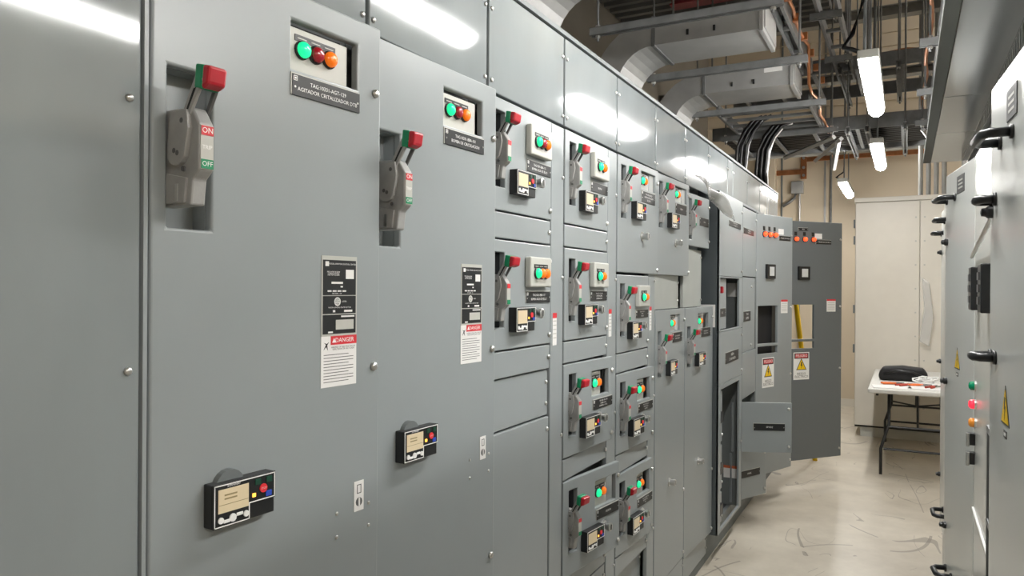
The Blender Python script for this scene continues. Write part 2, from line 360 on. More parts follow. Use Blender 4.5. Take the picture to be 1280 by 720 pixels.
def add_rating(par, x, y0, y1, z0, zm, z1):
    w = y1-y0; cy = (y0+y1)/2
    p = obj('rating_label', boxmesh(.0012, w, z1-zm), LGREY, par, (x, cy, (z1+zm)/2), 'black and silver rating label')
    h = z1-zm; X = .0012; hw = w/2
    def blk(name, ya, yb, za, zb, m, dx=.0003): return obj(name, shared(('rl', ya, yb, za, zb, h), lambda: MB().box(0, .0003, ya, yb, za, zb).mesh(name)), m, p, (X+dx-.0003, 0, 0))
    t0 = h/2
    blk('black_field', -hw+.003, hw-.003, t0-.076, t0-.008, BLACK); blk('black_field', -hw+.003, hw-.003, t0-.112, t0-.0775, BLACK); blk('black_field', -hw+.003, hw-.003, -h/2+.004, t0-.114, BLACK)
    D = .0006
    blk('white_field', .016, .038, t0-.044, t0-.026, PAPER, D); blk('white_field', -.022, .008, t0-.054, t0-.050, PAPER, D); blk('white_field', .002, .008, t0-.061, t0-.058, PAPER, D)
    for k in range(4): blk('white_field', -.032+k*.013, -.022+k*.013, t0-.0755+.006, t0-.0755+.009, PAPER, D)
    blk('white_field', -.01, .038, -h/2+.012, -h/2+.031, LGREY, D); blk('white_field', .004, .04, t0-.119, t0-.116, PAPER, D); blk('white_field', -.03, -.018, -h/2+.006, -h/2+.009, PAPER, D)
    blk('white_field', -.018, -.012, t0-.109, t0-.105, PAPER, D); blk('white_field', .012, .034, t0-.109, t0-.105, PAPER, D)
    blk('logo_square', -.038, -.029, t0-.02, t0-.011, PAPER, D)
    text('MODEL 6 MOTOR CONTROL CENTER', .0042, WHITE, p, X+.0008, .007, t0-.0155)
    text('MAX HORIZ BUSBAR\nCURRENT RATING\nMAX VERT BUSBAR', .0036, WHITE, p, X+.0008, -.017, t0-.034)
    text('SECTION   OF', .004, WHITE, p, X+.0008, -.008, t0-.073)
    text('MOTOR CONTROL CENTER SECTION', .0035, WHITE, p, X+.0008, 0, t0-.100)
    obj('ring_mark', shared('ring', lambda: MB().lathe((0, 0), [(0, .0085), (.0003, .0085), (.0003, .0068), (0, .0068)], n=16).mesh('ring_mark')), WHITE, p, (X+.0003, -.006, t0-.0885))
    text('UL', .009, WHITE, p, X+.0008, -.006, t0-.0885); text('LISTED', .004, WHITE, p, X+.0008, .012, t0-.0885)
    d = obj('danger_label', boxmesh(.0008, w, zm-z0), PAPER, par, (x, cy, (z0+zm)/2), 'white danger label with red header'); hh = (zm-z0)/2
    obj('red_header', boxmesh(.0004, w*.74, .017), REDP, d, (.0008, w*.13, hh-.0085))
    text('DANGER', .0125, WHITE, d, .0014, w*.15, hh-.0088)
    obj('triangle_mark', shared('tri0', lambda: MB().prism([(-.005, -.004), (.005, -.004), (0, .005)], 0, .0003, 'x').mesh('triangle_mark')), WHITE, d, (.0012, -w*.15, hh-.0088))
    obj('pictogram', shared('picto', lambda: MB().prism([(-.007, -.008), (-.001, .002), (-.006, .006), (.001, .0035), (.007, .007), (.002, .001), (.004, -.009), (-.0005, -.002)], 0, .0004, 'x').mesh('pictogram')), BLACK, d, (.0008, -w*.36, hh-.018))
    text('HAZARD OF ELECTRIC SHOCK\nEXPLOSION OR ARC FLASH', .0047, BLACK, d, .0012, w*.12, hh-.024)
    for k in range(10):
        ww = w*(.84 if k % 3 else .7)
        obj('text_line', boxmesh(.0002, ww, .0013), HDARK, d, (.0008, -(w*.86-ww)/2, hh-.036-k*.0058))
def add_tag(par, x, y, z):
    p = obj('instruction_tag', boxmesh(.001, .027, .06), PAPER, par, (x, y, z))
    obj('tag_symbol', disc(.009), HDARK, p, (-.0008, 0, -.012)); obj('tag_symbol', boxmesh(.0015, .004, .016), PAPER, p, (.0008, 0, -.012)); obj('tag_symbol', shared('tagsq', lambda: MB().holes(-.006, .006, -.009, .009, 0, .0006, [(-.0045, .0045, -.0075, .0075)]).mesh('tag_symbol')), HDARK, p, (.0009, 0, .014))
def add_sidelabel(par, x, y, z, w=.03, h=.105):
    p = obj('warning_label', boxmesh(.001, w, h), PAPER, par, (x, y, z)); obj('red_header', boxmesh(.0005, w, h*.16), REDP, p, (.001, 0, h*.42))
    for k in range(5): obj('text_line', boxmesh(.0002, w*.8, .003), LGREY, p, (.001, 0, h*.25-k*h*.13))
def add_knob(par, x, y, z, s=1.):
    b = obj('selector_knob', shared('knobm', lambda: MB().lathe((0, 0), [(0, .02), (.004, .02), (.0045, .013), (.02, .013), (.021, .0155), (.03, .0155), (.032, .012), (.0325, .002)], n=18).mesh('selector_knob', smooth=False)), ZINC, par, (x, y, z)); b.scale = (s, s, s)
    obj('knob_slot', boxmesh(.001, .004, .018), HDARK, b, (.0325, 0, 0))

HD, HDU = 1.0, .88
def tall_door(name, label, Y0, ang, lines, zlo=.12, zhi=2.122, w=.505):
    t = thing(name, label, 'cabinet door', (0, Y0+.0015, zlo), -math.radians(ang), 'tall starter doors')
    Z = lambda z: z-zlo
    rec = (.027, .105, Z(1.675), Z(1.926)); win = (.268, .437, Z(1.981), Z(2.071))
    d = obj('door_panel', MB().holes(0, w, 0, zhi-zlo, -.02, 0, [rec, win]).mesh('door_panel', .0045, 3), PAINT, t)
    # formed pocket behind the handle, pilot device plate behind the window
    obj('handle_pocket', MB().holes(rec[0]-.01, rec[1]+.01, rec[2]-.01, rec[3]+.01, -.05, -.0195, [(rec[0], rec[1], rec[2], rec[3])]).box(-.06, -.05, rec[0]-.01, rec[1]+.01, rec[2]-.01, rec[3]+.01), PAINT, t)
    obj('window_cavity', MB().box(-.075, -.07, win[0]-.02, win[1]+.02, win[2]-.02, win[3]+.02), BLACKM, t)
    obj('pilot_plate', MB().box(-.03, -.012, win[0]+.004, win[1]-.018, win[2]-.002, win[3]-.008).mesh('pilot_plate', .002), LGREY, t)
    add_handle(t, -.004, rec[0], rec[3], 1., True)
    add_pilots(t, -.012, win[0]+.034, win[2]+.043, 'gro', .0155, .0335)
    add_plate(t, 0, win[0], win[1]+.003, Z(1.934), Z(1.972), lines, .0104)
    add_rating(t, 0, .343, .437, Z(1.392), Z(1.49), Z(1.645))
    add_keypad(t, 0, .093, Z(1.266), .023, True)
    obj('keypad_boss', MB().cyl((.135, Z(1.255)), .028, -.001, .012, 'x', 20).mesh('keypad_boss'), FRAME, t)
    for z in (1.984, 1.422, .87, .30): screw(t, 0, .487, Z(z), .008)
    add_tag(t, 0, .447, Z(1.164))
    for y, z in ((.387, 1.143), (.476, 1.143), (.387, 1.097), (.476, 1.097)): screw(t, -.001, y, Z(z), .0035)
    return t

def unit(label, Y0, zt, zb, w=.40, ang=0., style='box', cols='go', lines=None, hmi=(.118, -.193), knob=(.278, -.214), rec=(.038, -.037), win=(.217, .362, -.134, -.043), plate=(.224, .39, -.182, -.148), handle=True, screws=None, group='withdrawable starter units', clear=None):
    h = zt-zb
    t = thing('starter_unit', label, 'starter unit', (0, Y0+.003, zb), -math.radians(ang), group)
    Z = lambda dz: h+dz
    hs = []
    if handle: r = (rec[0], rec[0]+.055, Z(rec[1]-.213), Z(rec[1])); hs.append(r)
    if style == 'window': hs.append((win[0], win[1], Z(win[2]), Z(win[3])))
    obj('door_panel', MB().holes(0, w, .002, h-.002, -.018, 0, hs).mesh('door_panel', .0028, 2), PAINT, t)
    if handle:
        obj('handle_pocket', MB().box(-.055, -.045, r[0]-.008, r[1]+.008, r[2]-.008, r[3]+.008).box(-.05, -.017, r[0]-.004, r[0]-.001, r[2], r[3]).box(-.05, -.017, r[1]+.001, r[1]+.004, r[2], r[3]), INNER, t)
        add_handle(t, -.034, r[0], r[3], HDU)
    cy, cz = win[0]+.045, (Z(win[2])+Z(win[3]))/2
    if style == 'box':
        obj('pilot_box', MB().box(0, .021, win[0], win[1], Z(win[2]), Z(win[3])).mesh('pilot_box', .005, 3), LGREY, t)
        add_pilots(t, .021, win[0]+.038, cz-.004, cols, .0155, .038 if len(cols) == 2 else .030)
    elif style == 'window':
        obj('window_cavity', MB().box(-.06, -.055, win[0]-.01, win[1]+.01, Z(win[2])-.01, Z(win[3])+.01), BLACKM, t)
        obj('pilot_plate', MB().box(-.03, -.012, win[0]-.004, win[0]+(win[1]-win[0])*.66, Z(win[2])-.002, Z(win[3])-.006).mesh('pilot_plate', .002), LGREY, t)
        if clear: obj('clear_cover', MB().box(-.02, -.010, win[0]+(win[1]-win[0])*.7, win[1]-.004, Z(win[2])+.002, Z(win[3])-.002), GLASSM, t)
        add_pilots(t, -.012, win[0]+.034, cz, cols, .0155, .036)
    if lines is not None: add_plate(t, 0, plate[0], plate[1], Z(plate[2]), Z(plate[3]), lines, .0098)
    if hmi: add_keypad(t, 0, hmi[0], Z(hmi[1]), .023)
    if knob: add_knob(t, 0, knob[0], Z(knob[1]))
    for z in (screws or (-.052, -(h-.03))): screw(t, 0, w-.012, Z(z), .0075)
    return t

# ------------------------------------------------------------------ grey switchgear line-up
W = .508; J = lambda n: 1.2266+n*W        # section joints along y
ZT = 2.436
def section(label, y0, y1, top=True, xb=-.064, bm_=None, zcap=2.120, wire=None, fillers=(), blanks=(), body_top=2.405):
    t = thing('switchgear_section', label, 'electrical cabinet', (0, y0, 0), 0, 'grey switchgear line-up')
    w = y1-y0
    obj('body', MB().box(-.50, xb, .002, w-.002, .06, body_top), FRAME, t)
    obj('base_channel', MB().box(-.50, -.012, 0, w, 0, .06).mesh('base_channel', .004), FRAME, t)
    obj('roof_lip', MB().box(-.50, .004, .0, w, ZT-.014, ZT).box(-.50, -.012, 0, w, ZT-.03, ZT-.014), FRAME, t)
    if top:
        c = obj('top_cover', MB().box(-.024, -.003, .006, w-.006, zcap+.006, ZT-.018).mesh('top_cover', .003), PAINT2, t)
        for y in (.018, w-.018):
            for z in (zcap+.035, ZT-.085): screw(c, -.003, y, z, .0055)
    if wire:
        d = obj('wireway_door', MB().box(-.02, -.002, wire-y0, w-.004, .12, zcap-.004).mesh('wireway_door', .003), PAINT, t)
        for z in (.5, 1.1, 1.62, 1.95): screw(d, -.002, w-.014, z, .0055)
        add_sidelabel(t, -.002, wire-y0+.03, 1.452)
    for za, zb_, wd in fillers:
        f = obj('filler_strip', MB().box(-.02, -.001, .003, wd, za+.003, zb_-.003).mesh('filler_strip', .003), PAINT, t)
        screw(f, -.001, wd-.012, (za+zb_)/2, .007)
    for za, zb_, wd, x in blanks:
        f = obj('blank_panel', MB().box(x-.018, x, .003, wd, za+.002, zb_-.002).mesh('blank_panel', .003), PALE if x in (-.009, -.011) else PAINT, t)
        for z in (za+.04, zb_-.04):
            screw(f, x, wd-.014, z, .006)
    return t
# leftmost plain cover
s0 = section('plain grey switchgear cover at the left edge', J(-2), J(-1), top=False)
c = obj('front_cover', MB().box(-.02, 0, .004, W-.014, .12, ZT-.02).mesh('front_cover', .004), PAINT2, s0)
for z in (1.86, 1.46, .9): screw(c, 0, W-.034, z, .0055)
obj('edge_post', MB().box(-.02, .002, W-.011, W-.004, .06, ZT-.02), PAINT, s0)
section('switchgear section behind the first tall door with mixer nameplate', J(-1), J(0))
section('switchgear section behind the second tall door with pump nameplate', J(0), J(1))
tall_door('starter_door', 'large grey door nearest the viewer, nameplate of the DTB mixer', J(-1), 4.0, ['TAG:10331-AGT-129', 'AGITADOR CRITALIZADOR DTB'])
tall_door('starter_door', 'second tall grey door from the left, circulation pump nameplate', J(0), 2.9, ['TAG:10331-BBA-101', 'BOMBA DE CIRCULACION'])

UW = .40
R1 = (2.118, 1.801); R2_ = (1.722, 1.407); R3 = (1.330, 1.013); R4 = (.937, .612)
section('switchgear column just right of the two tall doors, two starters over blank panels', J(1), J(2), wire=J(1)+UW+.008,
        fillers=((1.722, 1.801, UW), (1.326, 1.407, UW)), blanks=((1.178, 1.326, UW, -.008), (.62, 1.177, UW, -.003), (.12, .619, UW, -.003)))
s4 = section('switchgear column with four stacked starters, second right of the tall doors', J(2), J(3), wire=J(2)+UW+.008,
        fillers=((1.722, 1.801, UW), (1.330, 1.407, UW), (.937, 1.013, UW), (.54, .612, UW)), blanks=((.12, .54, UW, -.003),))
S5R = ((2.118, 1.648), (1.642, 1.326), (1.246, .925), (.845, .52))
section('switchgear column under a tall starter door, third right of the tall doors', J(3), J(4), wire=J(3)+UW+.008,
        fillers=((1.246, 1.326, UW), (.845, .925, UW), (.44, .52, UW)), blanks=((.12, .44, UW, -.03),))
section('switchgear column with a pale blank plate above a tall lower door', J(4), J(5), blanks=((1.485, 1.655, UW+.01, -.009), (.06, .205, W-.004, -.003)))
s7 = section('switchgear column under the draped plastic film', J(5), J(6), blanks=((1.485, 1.80, UW-.02, -.011), (.06, .19, W-.004, -.003)))
SEAL = ['TAG:10331-BBA-113', 'BOMBA AGUA DE SELLO']
unit('top starter unit right of the tall doors, three lamps and seal water pump nameplate', J(1), *R1, lines=SEAL, cols='gro')
unit('lower starter unit right of the tall doors, above the blank panels', J(1), *R2_, lines=SEAL, cols='goo')
unit('topmost starter of the four-high column, one-word nameplate', J(2), *R1, lines=['RESERVA'])
unit('second starter from the top of the four-high column, three-line nameplate', J(2), *R2_, lines=['TAG:10331-MOT-001', 'MOTOR BOMBA', 'DOSIFICADORA'])
unit('third starter from the top of the four-high column', J(2), *R3, ang=3.5, style='window', lines=['TAG:10331-BBA-118', 'BOMBA AGUA', 'DESMINERALIZADA'])
unit('bottom starter of the four-high column, door ajar, window half open', J(2), *R4, ang=7.8, style='window', lines=['RESERVA'], win=(.217, .372, -.138, -.043))
W5 = dict(style='window', win=(.275, .46, -.105, -.03), plate=(.275, .45, -.162, -.115), hmi=(.152, -.173), knob=(.285, -.31), rec=(.04, -.037))
unit('tall upper starter door with selector knob, left of the pair', J(3), *S5R[0], w=.5, ang=1.2, lines=['TAG:10331-BBA-120', 'BOMBA RECIRCULACION', 'DE LICOR'], **W5, clear=True, screws=(-.06, -.45))
unit('tall upper starter door with selector knob, right of the pair', J(4), *S5R[0], w=.5, ang=2.2, lines=['RESERVA'], **W5, clear=True, screws=(-.06, -.45))
unit('starter unit directly under the left tall upper starter door', J(3), *S5R[1], lines=['TAG:10331-BBA-121', 'BOMBA', 'DE AGUA'])
unit('starter unit second from the bottom beneath the left tall upper door', J(3), *S5R[2], ang=3.5, lines=['TAG:10331-BBA-122', 'BOMBA AGUA', 'CALIENTE'], style='window')
unit('bottom starter unit beneath the left tall upper door', J(3), *S5R[3], ang=3.5, lines=['TAG:10331-BBA-123', 'BOMBA AGUA', 'FRIA'], style='window')
WL = dict(style='window', plate=(.27, .44, -.165, -.118), rec=(.04, -.10), knob=(.235, -.835), hmi=(.165, -.245))
unit('tall lower starter door under the pale blank plate', J(4), 1.487, .205, w=.5, lines=['TAG:10331-BBA-130', 'BOMBA DE VACIO'], win=(.245, .41, -.11, -.03), clear=True, screws=(-.06, -.93, -1.25), **WL)
unit('tall lower starter door beside the shade-darkened side sheet, slightly ajar', J(5), 1.487, .19, w=.5, ang=3.2, lines=['TAG:10331-BBA-131', 'BOMBA DE VACIO'], win=(.225, .41, -.12, -.035), screws=(-.06, -.93, -1.27), **WL)
unit('small upper starter door half covered by plastic film', J(5), 2.09, 1.81, w=.42, ang=3., style='none', lines=['RESERVA'], hmi=None, knob=None, rec=(.05, -.03), plate=(.235, .40, -.16, -.115), screws=(-.05, -.24))

# plastic film draped from the small upper door
def film():
    bm = bmesh.new(); n, mm = 18, 7; g = []
    a = Vector((.05, 3.74, 2.165)); b = Vector((.115, 4.36, 2.02))
    for i in range(n+1):
        t = i/n; row = []
        for j in range(mm+1):
            s = j/mm
            wdt = .010+.042*math.sin(PI*min(1, t*1.1))**.8
            p = a.lerp(b, t)+Vector((.02*math.sin(9*t+4*s)+.035*math.sin(PI*s), 0, -.05*t*t+(s-.5)*wdt+.012*math.sin(14*t)))
            row.append(bm.verts.new(p))
        g.append(row)
    for i in range(n):
        for j in range(mm): bm.faces.new((g[i][j], g[i+1][j], g[i+1][j+1], g[i][j+1]))
    me = bpy.data.meshes.new('plastic_film'); bm.to_mesh(me); bm.free()
    for p in me.polygons: p.use_smooth = True
    return me
o = obj('plastic_film', film(), FILM); tag(o, 'crumpled clear plastic film hanging off the grey upper doors', 'plastic film')
sm = o.modifiers.new('solid', 'SOLIDIFY'); sm.thickness = .001

# ---- deeper sections from the dark side sheet on
P8 = .062; YA, YB, YC, YD, YE = 4.2746, 4.952, 5.448, 5.956, 6.86
def deep(label, y0, y1, front, interior=True):
    t = thing('switchgear_section', label, 'electrical cabinet', (0, y0, 0), 0, 'grey switchgear line-up'); w = y1-y0
    obj('body', MB().box(-.50, -.3, .002, w-.002, .06, 2.405).box(-.3, -.02, .002, w-.002, 2.14, 2.405).box(-.3, -.02, .002, w-.002, .06, .16), INNER, t)
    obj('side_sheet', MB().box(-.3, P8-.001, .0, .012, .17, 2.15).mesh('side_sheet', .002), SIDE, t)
    obj('side_sheet', MB().box(-.3, P8-.001 if front else -.01, w-.014, w-.002, .17, 2.15).mesh('side_sheet', .002), FRAME, t)
    obj('base_channel', MB().box(-.50, -.012, 0, w, 0, .06).box(-.03, -.004, 0, w, .06, .168).mesh('base_channel', .004), FRAME, t)
    obj('roof_lip', MB().box(-.50, .004, 0, w, ZT-.014, ZT), FRAME, t)
    obj('roof_sheet', MB().box(-.3, P8-.002, 0, w, 2.135, 2.15), FRAME, t)
    return t
def covers(t, y0, ys):
    for a, b in zip(ys, ys[1:]):
        c = obj('top_cover', MB().box(-.024, -.003, a-y0+.006, b-y0-.006, 2.155, ZT-.018).mesh('top_cover', .003), PAINT2, t)
        for y in (a-y0+.018, b-y0-.018):
            for z in (2.18, 2.35): screw(c, -.003, y, z, .0055)
def fpanel(t, y0, y1, z0, z1, x=P8, hs=(), name='front_panel'):
    return obj(name, MB().holes(y0, y1, z0, z1, x-.015, x, hs).mesh(name, .003), PAINT, t)
t8 = deep('deeper switchgear section with a shade-darkened side sheet and open front bays', YA, YB, True); covers(t8, YA, (YA, 4.7826, YB))
w8 = YB-YA
f = fpanel(t8, .0, w8-.004, 1.66, 2.15)
for y in (.64,):
    for z in (2.08, 1.70): screw(t8, P8, y, z, .008)
add_plate(t8, P8, .245, .60, 1.968, 2.0, ['ALIMENTADOR SECADOR', 'TAG:10331-SEC-140'], .017, False)
fpanel(t8, .0, w8-.004, 1.335, 1.658, hs=[(.03, .575, 1.345, 1.65)])
fpanel(t8, .0, w8-.004, 1.03, 1.333)
add_plate(t8, P8, .165, .55, 1.14, 1.205, ['RESERVA', 'DE ARRANCADOR'], .022, False)
fpanel(t8, .0, w8-.004, .17, 1.028, hs=[(.06, .60, .19, 1.0)])
for z in (1.29, 1.06, .6): screw(t8, P8, w8-.03, z, .008)
bay = obj('breaker_panel', MB().box(0, P8-.02, .035, .28, 1.347, 1.648).mesh('breaker_panel', .004), PAINT, t8)
obj('breaker_toggle', MB().box(P8-.02, P8-.002, .1, .13, 1.56, 1.60).mesh('breaker_toggle', .004), RED, t8); add_plate(t8, P8-.02, .06, .25, 1.42, 1.47, ['AUX'], .02, False)
obj('bay_label', boxmesh(.002, .075, .09), PAPER, t8, (.005, w8-.014, 1.58)).rotation_euler = (0, 0, -PI/2) 
for k, (za, zb_) in enumerate(((.68, .98), (.40, .66), (.2, .38))):
    b = obj('feeder_block', MB().box(-.02, P8-.02, .065, .19, za, zb_).mesh('feeder_block', .004), PAINT, t8)
    obj('feeder_switch', MB().box(P8-.02, P8-.006, .09, .16, (za+zb_)/2-.03, (za+zb_)/2+.03), BLACK, b); screw(b, P8-.02, .175, za+.04, .008)
lb = obj('caution_label', boxmesh(.002, .105, .078), PAPER, t8, (.004, w8-.014, .386)); lb.rotation_euler = (0, 0, -PI/2); obj('red_header', boxmesh(.001, .105, .018), mat('orange_print', (.5, .12, .05), .5), lb, (.002, 0, .033))
obj('side_note', boxmesh(.0015, .16, .13), PAPER, t8, (0, 0, 0)).rotation_euler = (0, 0, -PI/2)
o = [c for c in t8.children if c.name.startswith('side_note')][0]; o.location = (-.04, .0, 1.43)

t9 = deep('deeper switchgear section whose two lower unit doors stand open', YB, YC, True); covers(t9, YB, (YB, YC))
w9 = YC-YB
fpanel(t9, .003, w9-.003, 1.67, 2.125); add_plate(t9, P8, .02, .38, 1.955, 1.99, ['ALIMENTADOR', 'TABLERO AUXILIAR'], .017, False)
fpanel(t9, .003, .345, 1.165, 1.665, x=P8-.004); fpanel(t9, .347, w9-.003, 1.165, 1.665, x=P8-.006)
add_plate(t9, P8-.004, .05, .30, 1.37, 1.435, ['TRANSF', 'CONTROL'], .022, False)
fpanel(t9, .003, w9-.003, .86, 1.163)
for z in (2.07, 1.72): screw(t9, P8, w9-.03, z, .008)
for z in (1.6, 1.2): screw(t9, P8-.004, .325, z, .008)
def flap(label, hx, hy, ang, z0, z1, wd, pl):
    t = thing('unit_door', label, 'cabinet door', (hx, hy, z0), -math.radians(ang), 'open unit doors')
    obj('door_panel', MB().box(-.018, 0, 0, wd, 0, z1-z0).mesh('door_panel', .003), PAINT, t)
    add_plate(t, 0, pl[0], pl[1], (z1-z0)*.44, (z1-z0)*.58, [pl[2]], .016, False)
    for z in (.04, z1-z0-.04): screw(t, 0, wd-.02, z, .008)
    return t
flap('small grey unit door swung wide open, black plate in its middle', .002, YB-.02, 66, .52, .845, .385, (.14, .34, 'SPARE'))
flap('lowest small grey unit door, partly open near the floor', .002, YB-.02, 25, .186, .51, .385, (.07, .31, 'SPARE'))

t10 = deep('switchgear section behind the partly open door with three red lamps', YC, YD, False); covers(t10, YC, (YC, 5.956))
t11 = deep('end switchgear section behind the wide open door with cut-out window', YD, YE, False); covers(t11, YD, (YD, 6.40, YE))
for t_, w_ in ((t10, YD-YC), (t11, YE-YD)): obj('mounting_plate', MB().box(-.28, -.25, .03, w_-.03, .2, 2.1), INNER if t_ is t10 else FRAME, t_)
def warn_sign(par, x, y0, y1, z0, z1):
    w_, h_ = y1-y0, z1-z0; p = obj('danger_sign', boxmesh(.002, w_, h_), WHITE, par, (x, (y0+y1)/2, (z0+z1)/2), 'white danger sign with yellow triangle')
    obj('sign_header', boxmesh(.0006, w_*.9, h_*.2), BLACK, p, (.002, 0, h_*.37)); obj('sign_oval', boxmesh(.0006, w_*.78, h_*.14), REDP, p, (.0028, 0, h_*.37)); text('PELIGRO', w_*.19, WHITE, p, .0038, 0, h_*.37)
    s_ = w_*.33
    obj('sign_triangle', MB().prism([(-s_, -s_*.8), (s_, -s_*.8), (0, s_*.95)], 0, .0006, 'x').mesh('sign_triangle'), BLACK, p, (.002, 0, h_*.05))
    obj('sign_triangle', MB().prism([(-s_*.82, -s_*.7), (s_*.82, -s_*.7), (0, s_*.74)], .0006, .001, 'x').mesh('sign_triangle'), YEL, p, (.002, 0, h_*.05))
    obj('bolt_mark', MB().prism([(-.1*s_, .4*s_), (.16*s_, .4*s_), (.06*s_, .05*s_), (.2*s_, .05*s_), (-.08*s_, -.6*s_), (0, -.12*s_), (-.16*s_, -.12*s_)], .001, .0014, 'x').mesh('bolt_mark'), BLACK, p, (.002, 0, h_*.04))
    text('RIESGO\nELECTRICO', w_*.165, BLACK, p, .0028, 0, -h_*.34)
def bigdoor(label, hy, ang, w, z0, z1, u0, lw, mt=PAINT):
    t = thing('open_cabinet_door', label, 'cabinet door', (P8, hy, z0), -math.radians(ang), 'open control doors'); Z = lambda z: z-z0
    hs = [(u0+.026, u0+.295, Z(1.192), Z(1.465)), (u0+.026, u0+.295, Z(1.118), Z(1.172))]
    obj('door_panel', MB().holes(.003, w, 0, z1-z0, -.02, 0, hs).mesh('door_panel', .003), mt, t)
    lens = shared('lensr', lambda: MB().lathe((0, 0), [(0, .017), (.02, .016), (.027, .011), (.029, .002)], n=14).mesh('lens', smooth=True))
    for k in range(3):
        y = u0+.1+k*lw
        p = obj('pilot_light', MB().lathe((0, 0), [(0, .021), (.006, .021), (.0065, .016)], n=14).mesh('pilot_light'), BLACK, t, (0, y, Z(1.983))); obj('lens', lens, LENSRO, p)
        obj('legend_plate', boxmesh(.002, .026, .03), BLACK, p, (0, 0, .042))
    for y0_, y1_, za, zb_ in ((u0+.31, u0+.31+.16, 1.948, 1.982),): add_plate(t, 0, y0_, y1_, Z(za), Z(zb_), ['TABLERO DE CONTROL'], .012, False)
    obj('notice', boxmesh(.0015, .075, .042), PAPER, t, (0, u0+.335, Z(2.012)))
    mtr = obj('panel_meter', MB().box(0, .02, u0+.12, u0+.235, Z(1.662), Z(1.767)).mesh('panel_meter', .004), BLACK, t)
    obj('meter_face', MB().box(.02, .0215, u0+.148, u0+.21, Z(1.683), Z(1.748)), GLASSM, mtr)
    warn_sign(t, 0, u0+.085, u0+.245, Z(.872), Z(1.088))
    lb = obj('warning_label', boxmesh(.0012, .095, .1), PAPER, t, (0, w-.115, Z(1.458))); obj('red_header', boxmesh(.0006, .095, .014), REDP, lb, (.0012, 0, .043))
    for k in range(5): obj('text_line', boxmesh(.0003, .075, .004), LGREY, lb, (.0012, 0, .022-k*.014))
    for z in (1.99, 1.45, .95, .3): screw(t, 0, w-.02, Z(z), .008)
    return t, Z
da, Z = bigdoor('partly open grey control door with three red lamps and dark window', YC, 21.2, .503, .246, 2.126, 0., .072)
obj('window_backing', MB().box(-.06, -.055, .02, .31, Z(1.1), Z(1.48)), BLACKM, da)
db, Z = bigdoor('wide open shade-darkened grey control door with cut-out window at the end', YD, 39, .765, .235, 2.126, .175, .089, PAINT_SHADED)
add_plate(db, 0, .30, .40, Z(2.05), Z(2.072), ['PLC'], .014, False)

# ------------------------------------------------------------------ light grey cabinets on the right
XR = 1.213
def rcab(label, ya, yb, ang=0., zlo=.2, zhi=2.05, depth=.8):
    t = thing('control_cabinet', label, 'electrical cabinet', (XR, yb, 0), PI, 'light grey cabinet row'); w_ = yb-ya
    obj('body', MB().box(-depth, -.03, .002, w_-.002, .1, 2.06).mesh('body', .004), RALG, t)
    obj('plinth', MB().box(-depth, -.06, .002, w_-.002, 0, .1), FRAME, t)
    d = obj('door', MB().box(-.024, 0, -w_+.004, -.004, zlo, zhi).mesh('door', .004, 3), RALG, t, (0, w_, 0)); d.rotation_euler = (0, 0, math.radians(ang))
    return t, d            # on the door, local y = -(distance from the hinge)
def dhandle(par, u, z, ln=.13, out=.05, r=.010):
    ps = [(0, 0, 0), (out*.75, 0, 0), (out, .018, 0), (out, ln-.018, 0), (out*.75, ln, 0), (0, ln, 0)]
    m_ = MB().tube(ps, r, 10)
    for q in (0, ln): m_.cyl((q, 0), r*1.5, 0, .006, 'x', 12)
    obj('handle', m_.mesh('handle', smooth=True), BLACK, par, (0, -u, z), 'black bow handle')
def yplate(par, u, z, w_=.11, h_=.055):
    obj('nameplate', boxmesh(.002, w_, h_), HDARK, par, (0, -u, z))
    for k in (-1, 0, 1): obj('text_line', boxmesh(.0004, w_*.6, .006), LGREY, par, (.002, -u, z+k*.014))
def ytri(par, u, z, s_=.044):
    L = (0, -u, z)
    obj('hazard_triangle', MB().prism([(-s_, -s_*.85), (s_, -s_*.85), (0, s_)], 0, .001, 'x').mesh('hazard_triangle'), BLACK, par, L, 'yellow electrical hazard triangle')
    obj('triangle_field', MB().prism([(-s_*.84, -s_*.75), (s_*.84, -s_*.75), (0, s_*.8)], .001, .0016, 'x').mesh('triangle_field'), YEL, par, L)
    obj('bolt_mark', MB().prism([(-.1*s_, .45*s_), (.16*s_, .45*s_), (.06*s_, .05*s_), (.2*s_, .05*s_), (-.08*s_, -.65*s_), (0, -.12*s_), (-.16*s_, -.12*s_)], .0016, .002, 'x').mesh('bolt_mark'), BLACK, par, L)
    obj('voltage_tag', boxmesh(.001, s_*.7, s_*.35), BLACK, par, (0, -u, z-s_*1.3)); obj('voltage_mark', boxmesh(.0004, s_*.45, s_*.14), WHITE, par, (.001, -u, z-s_*1.3))
def knoblock(par, u, z): obj('door_lock', MB().lathe((0, 0), [(0, .014), (.010, .014), (.014, .01), (.022, .009), (.024, .003)], n=14).mesh('door_lock'), BLACK, par, (0, -u, z))
rcab('light grey cabinet beside the viewpoint', .58, 1.395)
r1, d1 = rcab('light grey cabinet at the right edge with large hazard triangle', 1.40, 2.03, 3.5)
dhandle(d1, .50, 1.905, .13); yplate(d1, .38, 1.965, .10, .062); ytri(d1, .43, 1.345)
knoblock(d1, .60, 1.765); dhandle(d1, .605, 1.79, .05, .035); dhandle(d1, .605, 1.437, .06, .04)
r2, d2 = rcab('light grey cabinet with green, red and amber lamps', 2.035, 2.995)
obj('door_stay', MB().tube([(.012, -.93, 1.70), (.03, -.06, 1.76)], .006, 8).mesh('door_stay'), ZINC, d2)
